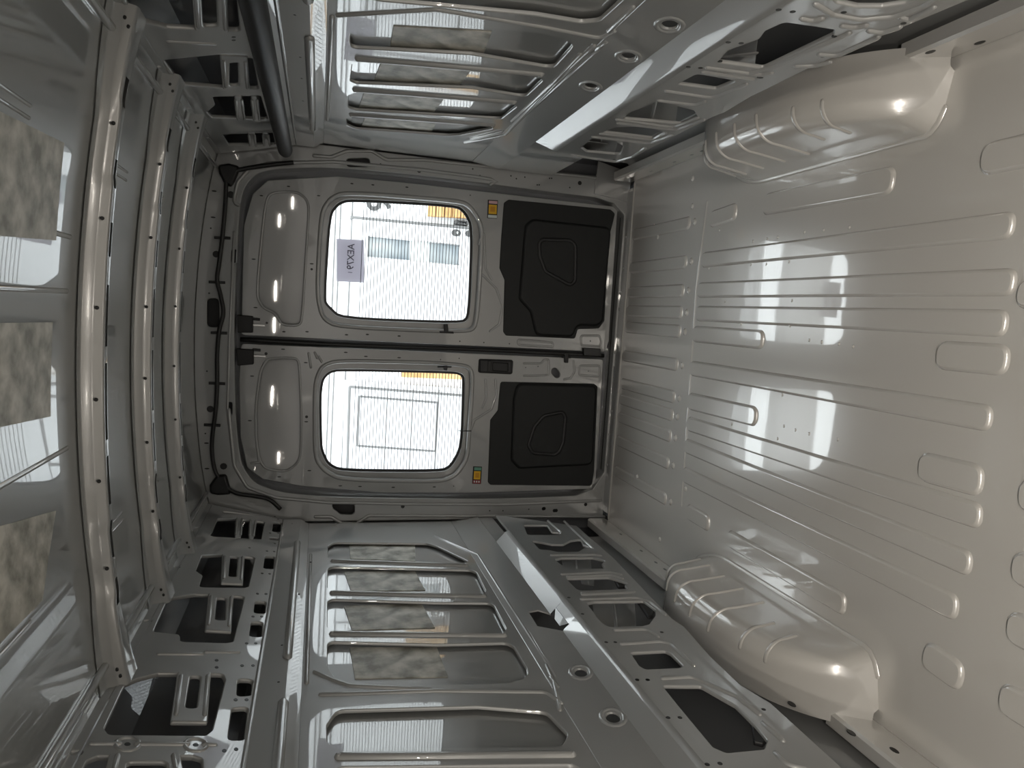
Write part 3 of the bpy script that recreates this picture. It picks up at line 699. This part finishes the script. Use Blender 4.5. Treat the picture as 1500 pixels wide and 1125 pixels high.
# ------------------------------------------------------------------ rear doors
YD = 3.56
PD = Plane((0, YD, 0), (1, 0, 0), (0, -1, 0))
def dp(l): return PD.P(l)
def pip(p, l):
    x, y = p[0], p[2]; c = False
    for i in range(len(l)):
        (x1, y1), (x2, y2) = l[i-1], l[i]
        if (y1 > y) != (y2 > y) and x < (x2-x1)*(y-y1)/(y2-y1)+x1: c = not c
    return c
GLS = []
def door(idx, label, outl, insetp, winf, glass, trim, raised, pocket, extra_holes, hole_px, stampings):
    insetp, winf, glass = chaikin(insetp), chaikin(winf), chaikin(glass)
    root = plate('door_%d' % idx, PAINT, None, PD, dp(outl), [dp(insetp), dp(winf)] + [dp(h) for h in extra_holes], depth=.012, ch=.003, r=.02, rh=.035)
    tag(root, label, kind='structure')
    GLS.append(dp(glass))
    # concave upper panel set back behind the stamped edge
    ip = dp(insetp); cx = sum(a for a, b in ip)/len(ip); cz = sum(b for a, b in ip)/len(ip)
    lo = (min(a for a, b in ip)-.025, min(b for a, b in ip)-.025); hi = (max(a for a, b in ip)+.025, max(b for a, b in ip)+.025)
    V, Fc = [], []; n = 36; do = inset_px([(a, -b) if PD.v.z < 0 else (a, b) for a, b in dp(outl)], .004)
    for i in range(n+1):
        for j in range(n+1):
            a = lo[0]+(hi[0]-lo[0])*i/n; b = lo[1]+(hi[1]-lo[1])*j/n
            t_ = a-(.4 if idx == 1 else -.4); V.append((a, YD+(.018 if idx == 1 else .030)-(.05 if idx == 1 else -.09)*t_-.025*t_*t_, b))
    k = n+1
    for i in range(n):
        for j in range(n):
            if pip(V[i*k+j], do) and pip(V[(i+1)*k+j], do) and pip(V[(i+1)*k+j+1], do) and pip(V[i*k+j+1], do): Fc.append((i*k+j, (i+1)*k+j, (i+1)*k+j+1, i*k+j+1))
    mk('upper_panel', V, Fc, PAINT, root, True)
    bead('panel_crease', PAINT, root, PD, ip, wd=.006, h=.004, closed=True, rr=.035)
    # stepped window flange, gasket, pane and heating wires
    wf, gl = dp(winf), dp(glass)
    P2 = Plane((0, YD+.022, 0), (1, 0, 0), (0, -1, 0))
    plate('window_flange', PAINT, root, P2, inset_px(wf, -.012), [inset_px(gl, -.012)], depth=.006, ch=.004, r=.035, rh=.04)
    V, Fc = [], []
    f1 = fillet(wf, .035, 4); f1 = f1 if area(f1) > 0 else f1[::-1]; f2 = inset(f1, .012); q = len(f1)
    V = [PD.L(p, 0) for p in f1]+[P2.L(p, 0) for p in f2]
    Fc = [(i, (i+1) % q, q+(i+1) % q, q+i) for i in range(q)]
    mk('window_reveal', V, Fc, PAINT, root, True)
    bead('window_bead', PAINT, root, PD, wf, wd=.010, h=.006, closed=True, rr=.035)
    plate('window_gasket', RUBBER, root, Plane((0, YD+.030, 0), (1, 0, 0), (0, -1, 0)), inset_px(gl, -.03), [gl], depth=.010, ch=.002, r=.04, rh=.04)
    PG = Plane((0, YD+.036, 0), (1, 0, 0), (0, -1, 0))
    pane = mk('window_pane', [PG.L(p) for p in fillet(inset_px(gl, -.02), .04)], [tuple(range(len(fillet(inset_px(gl, -.02), .04))))], GLASS, root)
    # wires
    zs = sorted(b for a, b in gl); g0, g1 = zs[0], zs[-1]; V, Fc = [], []
    xs_ = sorted(a for a, b in gl); xa, xb = xs_[0], xs_[-1]
    nw = 34
    for i in range(nw):
        z = g0+.015+(g1-g0-.175)*i/(nw-1); rr = .0015
        s = len(V)
        for x in (xa-.01, xb+.01):
            for dy, dz in ((-rr, 0), (0, rr), (rr, 0), (0, -rr)): V.append((x, YD+.034+dy, z+dz))
        Fc += [(s+t, s+(t+1) % 4, s+4+(t+1) % 4, s+4+t) for t in range(4)]
    hw = mk('heating_wires', V, Fc, RUBBER, root); hw['kind'] = 'stuff'
    # black lower trim board, its raised middle and pocket
    tb = plate('trim_board', TRIM, root, PD, dp(trim), front=.006, depth=.008, ch=.003, r=.015)
    PT = Plane((0, YD-.006, 0), (1, 0, 0), (0, -1, 0))
    plate('trim_field', TRIM, root, PD, dp(raised), front=.020, depth=.016, ch=.014, r=.04)
    bead('trim_pocket', BLACK, root, Plane((0, YD-.020, 0), (1, 0, 0), (0, -1, 0)), dp(pocket), wd=.010, h=.006, closed=True, rr=.03)
    for p, sx_, sz_ in hole_px:
        plate('slot', RUBBER, root, PD, circ(PD.at(p), .006, 10, sx_, sz_), front=.0008, depth=.003, ch=.0004, r=0)
    for l, cl in stampings: bead('stamping', PAINT, root, PD, dp(l), wd=.006, h=.004, closed=cl, rr=.015)
    return root
def inset_px(l, d):
    l = l if area(l) > 0 else l[::-1]
    return inset(l, d)
SLV = (.55, 1.6)
dr = door(1, 'right back door, with the paper sheet on its window',
     [(357, 330), (370, 284), (392, 264), (494, 258), (600, 268), (905, 303), (892, 500), (886, 516), (353, 491)],
     cL((378, 900), (402, 600), (440, 260), (500, 225), (640, 225), (700, 270), (718, 330), (700, 600), (682, 900), (668, 1070), (640, 1090), (540, 1085), (500, 1010), (420, 975)),
     [(464, 430), (470, 312), (483, 291), (505, 281), (675, 294), (690, 303), (704, 325), (707, 345), (699, 474), (688, 487), (495, 479), (472, 466)],
     [(485, 314), (497, 299), (512, 293.5), (670, 302), (682, 312), (691.5, 332), (687, 463), (677, 471), (500, 464), (483, 448), (477, 440)],
     [(738, 297), (745, 292.5), (894, 307), (900.5, 313), (897, 328), (891, 350), (885, 470), (877, 481), (846, 482), (842, 496), (741, 491.5), (737, 486), (739, 410), (731.5, 393), (734, 350)],
     cN((740, 440), (790, 400), (1300, 455), (1245, 1070), (1200, 1095), (1075, 1090), (1055, 1165), (810, 1155), (775, 1000), (700, 920)),
     cN((830, 560), (850, 535), (1030, 540), (1065, 570), (1062, 800), (1030, 830), (870, 740), (835, 640)),
     [], [(p, .5, .5) for p in cN((392, 247),)] + [(p, .5, 1.3) for p in cL((410, 250), (585, 190), (780, 250), (995, 172), (1130, 180), (1350, 195))] + [(p, .5, 1.6) for p in cL((360, 660), (372, 973), (735, 690))] + [(p, .9, 1.) for p in cL((735, 725), (445, 1072), (380, 1045))] + [(p, .6, 1.4) for p in cM((555, 70), (705, 70), (960, 90), (1095, 88), (1300, 98))] + [(p, .6, .6) for p in cO((325, 132), (480, 140), (645, 148), (1168, 130))],
     [(cO((700, 120), (925, 140), (930, 170), (700, 155)), True), (cO((1105, 95), (1225, 95), (1240, 140), (1225, 165), (1110, 160)), True), (cN((470, 760), (560, 850), (600, 960), (580, 1080), (520, 1125)), False), (cN((450, 560), (480, 470), (490, 720), (530, 790)), False)])
dl = door(2, 'left back door, with the black pull handle',
     [(353, 503), (884, 526), (880, 600), (872, 716), (700, 722), (560, 722), (440, 712), (385, 702), (362, 685), (352, 640), (350, 560)],
     cM((500, 240), (630, 240), (655, 270), (668, 600), (665, 860), (640, 925), (570, 975), (440, 960), (395, 900), (375, 760), (372, 560), (400, 330), (440, 250)),
     [(461, 583), (463, 555), (472, 536), (494, 528), (630, 531), (684, 535), (692, 545), (692, 570), (688, 630), (685, 672), (668, 697), (645, 706), (500, 703), (475, 690), (461, 670)],
     [(471, 583), (474, 558), (483, 548), (497, 544.5), (668, 548), (678, 552), (679, 561), (676, 656), (661, 683), (648, 690), (500, 689), (482, 680), (473, 660), (472, 640)],
     [(733, 559), (870, 562), (875, 566), (870, 690), (867, 709), (864, 711.5), (718, 710), (714.5, 706), (718, 615), (729, 601)],
     cO((690, 400), (1185, 412), (1205, 435), (1180, 930), (700, 955), (650, 900), (665, 500)),
     cO((760, 800), (800, 680), (860, 610), (980, 585), (1000, 620), (985, 780), (960, 840), (930, 860), (790, 850)),
     [cO((920, 310), (945, 302), (975, 340), (970, 365), (945, 370), (915, 335))],
     [(p, .5, 1.6) for p in cM((350, 357), (335, 645), (700, 652), (720, 968), (525, 1008), (920, 1066), (1047, 1070), (1262, 1076), (550, 183), (955, 204), (1085, 230), (1300, 238), (697, 270))] + [(p, 1.2, 1.2) for p in cM((702, 620), (440, 212))] + [(p, .5, .5) for p in cO((200, 250), (320, 243), (285, 1068), (750, 302), (830, 295), (1155, 325))] + [(p, .5, 1.5) for p in cO((160, 1073),)],
     [(cO((740, 275), (850, 275), (870, 250), (900, 250), (900, 350), (740, 355)), False), (cO((1060, 260), (1065, 330), (1040, 370), (1000, 378)), False), (cO((1095, 290), (1230, 290), (1225, 360), (1095, 350)), True), (cM((715, 210), (730, 300)), False), (cM((755, 205), (770, 240)), False), (cM((780, 230), (800, 265)), False), (cM((380, 800), (395, 910)), False), (cO((490, 380), (495, 500), (470, 560)), False), (cO((555, 380), (560, 480), (530, 570), (420, 640), (390, 720)), False), (cM((345, 920), (400, 915)), False)])
# outer skins of the doors and the rear corners, behind everything
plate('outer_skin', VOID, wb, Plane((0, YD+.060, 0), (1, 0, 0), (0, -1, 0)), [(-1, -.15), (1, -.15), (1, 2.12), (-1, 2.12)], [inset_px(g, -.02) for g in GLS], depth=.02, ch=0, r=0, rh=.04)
jl = fillet(hol, .02, 4)
mk('door_jamb', [PBk.L(p, -.01) for p in jl]+[PBk.L(p, -.145) for p in jl], [(i, (i+1) % len(jl), len(jl)+(i+1) % len(jl), len(jl)+i) for i in range(len(jl))], PAINT, wb, True)
# rubber seal between the doors
sq = [PD.L(PD.at(p), .004) for p in [(352, 497), (500, 505), (700, 512), (884, 521)]]
seal = tube('door_seal', RUBBER, None, smooth_path(sq, 4), .011, 8, origin=sq[0]); tag(seal, 'black rubber seal strip down the joint between the back doors', 'seal')

def blk(name, px, label, cat, th, m=BLACK, pl=PD, r=.004, group=None, ch=.003):
    q = pl.P(px); c = (sum(a for a, b in q)/len(q), sum(b for a, b in q)/len(q))
    o = plate(name, m, None, pl, q, front=th, depth=th, ch=ch, r=r, origin=pl.L(c))
    return tag(o, label, cat, group)
for i, q in enumerate([[(348, 461), (371, 463), (371, 487), (349, 487)], [(347, 510), (372, 512), (372, 533), (349, 535)]]):
    b = blk('door_latch', q, 'black upper latch block on the %s back door, beside the centre seal' % ('right' if i == 0 else 'left'), 'latch', .03, group='upper latch blocks')
    x0, y0 = (371, 475) if i == 0 else (372, 520)
    plate('latch_rod', STEEL, b, PD, PD.P([(x0-2, y0-1), (x0+18, y0), (x0+18, y0+4), (x0-2, y0+3)]), front=.012, depth=.012, ch=.002, r=.002)
    plate('latch_plate', BLACK, b, PD, PD.P([(x0-2, y0-10), (x0+10, y0-9), (x0+10, y0-5), (x0-2, y0-6)]), front=.010, depth=.010, ch=.002, r=.002)
ph = blk('pull_handle', cO((447, 245), (660, 252), (668, 262), (662, 338), (650, 345), (450, 335), (442, 325)), 'black recessed pull handle on the left back door', 'handle', .010, r=.01)
plate('handle_rim', BLACK, ph, PD, PD.P(cO((450, 250), (655, 258), (655, 338), (450, 330))), [PD.P(cO((535, 270), (630, 275), (630, 325), (535, 318)))], front=.016, depth=.007, ch=.004, r=.006)
plate('handle_grip', RUBBER, ph, PD, PD.P(cO((500, 256), (525, 257), (522, 330), (498, 329))), front=.018, depth=.008, ch=.003, r=.003)
sb = blk('door_stop', cO((1112, 172), (1222, 178), (1228, 228), (1115, 222)), 'black rubber buffer low at the joint of the back doors', 'buffer', .03, m=RUBBER)
ck = blk('cable_clip', cO((995, 205), (1022, 205), (1020, 270), (998, 270)), 'small black clip hanging at the centre seal above the drain hole', 'clip', .018)
plate('clip_arm', BLACK, ck, PD, PD.P(cO((982, 228), (1035, 230), (1034, 242), (982, 240))), front=.016, depth=.012, ch=.002, r=.001)
for q1, q2, lab in [(cO((218, 20), (245, 20), (250, 75), (222, 70)), cO((190, 65), (280, 68), (285, 82), (195, 78)), 'small black wire clip below the window with the paper sheet'),
                    (cO((215, 290), (245, 290), (240, 320), (220, 318)), cO((178, 292), (270, 292), (268, 302), (180, 302)), 'small black wire clip above the window of the left back door')]:
    c_ = blk('wire_clip', q1, lab, 'clip', .014)
    plate('clip_arm', BLACK, c_, PD, PD.P(q2), front=.012, depth=.010, ch=.002, r=.001)
wl = [PD.L(PD.at(p), .012) for p in cO((312, 707), (345, 709), (395, 709))]
tag(tube('wire_stub', RUBBER, None, wl, .0025, 6, origin=wl[0]), 'short black wire sticking over the lower edge of the left window', 'wire')

# airbag-style stickers
def sticker(px, label, bands):
    q = PD.P(px); c = (sum(a for a, b in q)/4, sum(b for a, b in q)/4); org = PD.L(c)
    o = plate('warning_sticker', RUBBER, None, PD, q, front=.0012, depth=.001, ch=.0002, r=.002, origin=org); tag(o, label, 'sticker', 'coloured warning stickers on the back doors')
    A, B, D_ = Vector(px[0]), Vector(px[1]), Vector(px[3])       # A..B along image x, A..D along image y
    for n_, m, u0, v0, u1, v1 in bands:
        f = lambda u, v: tuple(A+(B-A)*u+(D_-A)*v)
        plate(n_, m, o, PD, PD.P([f(u0, v0), f(u1, v0), f(u1, v1), f(u0, v1)]), front=.0026 if n_ in ('pictogram', 'mark') else .0018, depth=.0006, ch=.0001, r=.0005)
sticker([(714.5, 292.5), (729.5, 293.5), (728, 320.5), (713.5, 319.5)], 'yellow sticker with pink end band beside the right window', [('band', PINK, .12, .05, .94, .20), ('band', YEL, .12, .26, .90, .76), ('pictogram', ORG, .28, .36, .74, .64), ('band', PALE, .08, .82, .94, .97)])
sticker([(693, 683), (706, 683.5), (704.5, 709), (691.5, 708.5)], 'yellow sticker with red end band beside the left window', [('band', GRN, .14, .05, .94, .22), ('band', YEL, .14, .27, .88, .74), ('pictogram', ORG, .30, .36, .72, .64), ('band', RED, .06, .78, .94, .98), ('mark', PALE, .16, .82, .30, .92), ('mark', PALE, .42, .82, .56, .92), ('mark', PALE, .68, .82, .82, .92)])

# paper sheet stuck on the outside of the right pane; its lettering faces the street
PO = Plane((0, YD+.042, 0), (1, 0, 0), (0, -1, 0))
q = PO.P([(493, 349.5), (533.5, 351.5), (533.2, 414), (493, 412.3)])
cc = (sum(a for a, b in q)/4, sum(b for a, b in q)/4)
paper = plate('paper_sheet', PAPER, None, PO, q, front=0, depth=.0008, ch=.0001, r=.001, origin=PO.L(cc), back=True)
tag(paper, 'lilac paper sheet with a registration, stuck on the window of the right back door', 'paper')
def text(name, s, m, size, loc, rotz, parent, ext=.0004):
    cu = bpy.data.curves.new(name, 'FONT'); cu.body = s; cu.size = size; cu.extrude = ext; cu.offset = .012*size; cu.align_x = 'LEFT'; cu.align_y = 'CENTER'
    t = bpy.data.objects.new(name, cu); COL.objects.link(t)
    t.location = loc; t.rotation_euler = (math.radians(90), 0, rotz)
    bpy.context.view_layer.update()
    dg = bpy.context.evaluated_depsgraph_get(); me = bpy.data.meshes.new_from_object(t.evaluated_get(dg))
    mw = t.matrix_world.copy(); bpy.data.objects.remove(t)
    V = [mw @ v.co for v in me.vertices]; Fc = [tuple(p.vertices) for p in me.polygons]
    return mk(name, V, Fc, m, parent)
# facing +Y (rotated half a turn), so it reads from outside and mirrored from the load space
top = PO.L(PO.at((515, 357)))
t0 = PO.L(PO.at((515, 357))); t1 = PO.L(PO.at((515, 395)))
hh = .5*abs((PO.L(PO.at((508.5, 370)))-PO.L(PO.at((518.5, 370)))).z)*2
tx = text('lettering', 'AEX79', INK, hh*1.42, (t0.x, YD+.0412, t0.z), math.pi, paper)
xsv = [v.co.x for v in tx.data.vertices]; L_ = max(xsv)-min(xsv); k_ = abs(t0.x-t1.x)/L_; mx_ = max(xsv)
for v in tx.data.vertices: v.co.x = mx_+(v.co.x-mx_)*k_
text('lettering', '1', INK2, hh*.9, (PO.L(PO.at((515, 397))).x, YD+.0412, t0.z), math.pi, paper)

# ------------------------------------------------------------------ wiring along the header, tube along the right wall
hp = [(333, 252), (331, 275), (330, 300), (326, 345), (321, 385), (318, 410), (323, 432), (327, 458), (321, 485), (318, 520), (318, 560), (316, 600), (311, 640), (311, 668), (316, 692), (325, 705)]
P3 = Plane((0, YB-.012, 0), (1, 0, 0), (0, -1, 0))
h0 = P3.L(P3.at((318, 520)))
har = tag(bpy.data.objects.new('wiring_harness', None), 'black wiring harness clipped along the header above the back doors', 'cable'); COL.objects.link(har); har.location = h0; ORG_['wiring_harness'] = h0
tube('cable', RUBBER, har, smooth_path([P3.L(P3.at(p)) for p in hp], 5), .0095, 8)
tube('cable', RUBBER, har, smooth_path([P3.L(P3.at(p)) for p in [(337, 252), (365, 246), (400, 241), (430, 238)]], 5), .010, 8)
tube('cable', RUBBER, har, smooth_path([P3.L(P3.at(p)) for p in [(325, 708), (345, 722), (375, 727), (395, 732), (411, 746)]], 5), .010, 8)
for y in (348, 413, 487, 561, 622):
    xx = min(hp, key=lambda p: abs(p[1]-y))[0]
    plate('cable_clip', BLACK, har, PBk, PBk.P([(xx-12, y-2), (xx+12, y-1), (xx+12, y+3), (xx-12, y+2)]), front=.010, depth=.010, ch=.002, r=.002)
plate('grommet', RUBBER, har, PBk, PBk.P(cL((130, 55), (200, 45), (270, 62), (262, 110), (240, 160), (215, 200), (170, 170), (140, 110))), front=.022, depth=.022, ch=.010, r=.015)
plate('grommet', RUBBER, har, PBk, PBk.P(cB((245, 130), (290, 65), (350, 60), (375, 150), (380, 185), (300, 190), (250, 180))), front=.022, depth=.022, ch=.010, r=.015)

tc0 = XR(.825)
ya = tc0.L(tc0.at((367, 0))); yb = tc0.L(tc0.at((421, 228)))
e1 = tc0.L(tc0.at((347, 0))).z; e2 = tc0.L(tc0.at((389, 0))).z
rt = abs(e1-e2)/2
zt = .5*(ya.z+yb.z)
tubeo = empty('black_tube', (.825, 3.3, zt), 'long black plastic tube along the top of the side wall', 'tube')
tube('tube_body', BLACK, tubeo, [(.825, YF, zt), (.825, 3.36, zt), (.825, 3.395, zt)], [rt, rt, rt*.85], 24)
tube('tube_cap', RUBBER, tubeo, [(.825, 3.395, zt), (.825, 3.41, zt)], [rt*.80, rt*.70], 20)

# small black levers seen in the lower cut-outs of the left wall
PV = XL(.85)
for i, (q, lab) in enumerate([(cG((735, 432), (765, 440), (830, 495), (770, 498)), 'black plastic clip in the small upper lower-wall cut-out'), (cG((865, 562), (900, 575), (975, 605), (960, 660), (935, 665)), 'black plastic clip in the middle lower-wall cut-out'), (cJ((1125, 890), (1190, 888), (1215, 985), (1190, 1012), (1140, 1000)), 'black plastic latch in the large near lower-wall cut-out')]):
    blk('panel_clip', q, lab, 'clip', .012, pl=PV, group='clips in the lower wall cut-outs')

# ------------------------------------------------------------------ unseen front bulkhead, added to keep sky light out of the reflections
fb = strip('wall_front', PAINT, None, [(.99, -.1), (-.99, -.1)], YF, YF+.001)
bpy.data.objects.remove(fb)
PFr = Plane((0, YF, 0), (-1, 0, 0), (0, 1, 0))
fb = plate('wall_front', VOID, None, PFr, [(-1, -.2), (1, -.2), (1, 2.14), (-1, 2.14)], depth=.02, ch=0, r=0)
tag(fb, 'unseen dark bulkhead added behind the camera to keep sky light out', kind='structure')

# ------------------------------------------------------------------ outside: paving and the white house front
YH = 6.6
gr = plate('outside_ground', PAVE, None, Plane((0, 0, -.62), (1, 0, 0), (0, 0, 1)), rect(-14, -6, 14, YH+.4), depth=.05, ch=0, r=0)
tag(gr, 'grey paving outside behind the van', kind='structure')
PHs = Plane((0, YH, 0), (1, 0, 0), (0, -1, 0))
house = plate('house', WHITE, None, PHs, rect(-7, -.62, 7, 2.95), depth=.3, ch=0, r=0, origin=(0, YH, -.62))
tag(house, 'white rendered house front seen through the back windows', 'house')
SLATE = mat('grey_roof_tiles', (.16, .155, .15), rough=.7)
mk('roof', [(-7.4, 6.15, 2.85), (7.4, 6.15, 2.85), (7.4, 10.6, 6.9), (-7.4, 10.6, 6.9), (-7.4, 6.15, 2.97), (7.4, 6.15, 2.97), (7.4, 10.6, 7.02), (-7.4, 10.6, 7.02)], [(0, 3, 2, 1), (4, 5, 6, 7), (0, 1, 5, 4), (3, 7, 6, 2), (1, 2, 6, 5), (0, 4, 7, 3)], SLATE, None).name = 'outside_roof'
tag(bpy.data.objects['outside_roof'], 'grey tiled roof over the white house front', kind='structure')
def hp_(l): return PHs.P(l)
for z in [1.62]: pass
# horizontal drip moulding and boards on the upper wall
for px_ in [(489, 380), (496, 380), (513, 380)]:
    z = PHs.at(px_)[1]; plate('wall_moulding', JOINT, house, PHs, rect(-4, z-.006, 4, z+.006), front=.012, depth=.012, ch=.002, r=0)
fd = plate('front_door', WHITE2, None, PHs, hp_([(516, 320), (700, 337), (700, 505), (512, 490)]), [hp_([(538, 346), (672, 360), (671, 388), (537, 376)])], front=.055, depth=.05, ch=.01, r=0, origin=PHs.L(PHs.at((700, 420))))
tag(fd, 'white house door with a tall narrow glazed strip', 'door')
plate('door_frame', JOINT, fd, PHs, hp_([(513, 317), (705, 334), (705, 339), (513, 322)]), front=.06, depth=.05, ch=.01, r=0)
plate('glazing', GLZ, fd, PHs, hp_([(535, 342), (675, 356), (674, 392), (534, 380)]), front=.02, depth=.01, ch=0, r=0)
plate('glazing_note', PALE, fd, PHs, hp_([(600, 350.5), (628, 353.5), (627.5, 384), (600, 381.5)]), front=.022, depth=.002, ch=0, r=0)
bead('glazing_bead', WHITE2, fd, PHs, hp_([(536, 344), (674, 358), (673, 391), (535, 379)]), wd=.018, h=.015, lift=.05, closed=True, rr=.004)
plate('lock_rosette', HANDLE, fd, PHs, circ(PHs.at((666.5, 342)), .032, 14, 1, 1.4), front=.07, depth=.02, ch=.004, r=0)
plate('lock_cylinder', PALE, fd, PHs, circ(PHs.at((667.5, 342)), .010, 10), front=.08, depth=.02, ch=.002, r=0)
plate('lock_rosette', HANDLE, fd, PHs, circ(PHs.at((685, 343)), .030, 14, 1, 1.2), front=.07, depth=.02, ch=.004, r=0)
dpl = plate('letter_plate', HANDLE, None, PHs, hp_([(665.5, 323), (684.5, 325), (684, 331), (665, 329)]), [hp_([(669, 324.8), (681, 326.2), (681, 328.8), (669, 327.5)])], front=.065, depth=.06, ch=.004, r=.003, origin=PHs.L(PHs.at((675, 327))))
tag(dpl, 'small black bell plate on the house wall beside the white door', 'bell')
# honey coloured planks to the right of the door
wx0 = PHs.at((640, 318))
pk = empty('plank_screen', PHs.L(PHs.at((690, 310))), 'honey coloured upright wood planks beside the white house door', 'screen')
for i in range(6):
    a = 626+i*12
    zz0, zz1 = PHs.at((a, 300))[1], PHs.at((a+11, 300))[1]
    xx = PHs.at((a, 318+.6*i))[0]
    plate('plank', WOOD, pk, PHs, rect(xx, min(zz0, zz1), xx+.5, max(zz0, zz1)), front=.09, depth=.05, ch=.006, r=0)
g2 = PHs.at((600, 549)); 
pk2 = empty('timber_post', PHs.L((PHs.at((640, 548))[0], -.6)), 'honey wood post at the upper edge of the left window view', 'post')
pz0 = PHs.at((683, 546))[1]; pz1 = PHs.at((588, 546))[1]; px0 = PHs.at((630, 546))[0]; px1 = PHs.at((630, 553))[0]
plate('post_board', WOOD, pk2, PHs, rect(min(px0, px1)-.0, -.6, max(px0, px1)+.05, pz1), front=.085, depth=.08, ch=.006, r=0)
# panelled garage door in the left window
gd = plate('garage_door', WHITE2, None, PHs, hp_([(505, 556), (740, 572), (735, 735), (500, 720)]), front=.033, depth=.03, ch=.01, r=0, origin=PHs.L(PHs.at((735, 640))))
tag(gd, 'white panelled garage door seen through the left back window', 'door')
bead('door_moulding', JOINT, gd, PHs, hp_([(512, 566), (720, 582), (716, 712), (508, 698)]), wd=.014, h=.010, lift=.03, closed=True, rr=.01)
bead('door_moulding', JOINT, gd, PHs, hp_([(526, 580), (640, 589), (637, 660), (523, 652)]), wd=.012, h=.010, lift=.03, closed=True, rr=.01)
for px_ in [(565, 620), (602, 620), (640, 620)]:
    a = PHs.at(px_); z = a[1]; x0, x1 = PHs.at((px_[0], 570))[0], PHs.at((px_[0], 720))[0]
    plate('panel_joint', JOINT, gd, PHs, rect(min(x0, x1), z-.004, max(x0, x1), z+.004), front=.034, depth=.004, ch=.001, r=0)
nb = text('house_number', '9', HANDLE, .30, (PHs.at((566, 297))[0]-.09, YH-.012, PHs.at((557, 297))[1]), 0, None, ext=.008)
tag(nb, 'dark house number nine on the white wall', 'number')
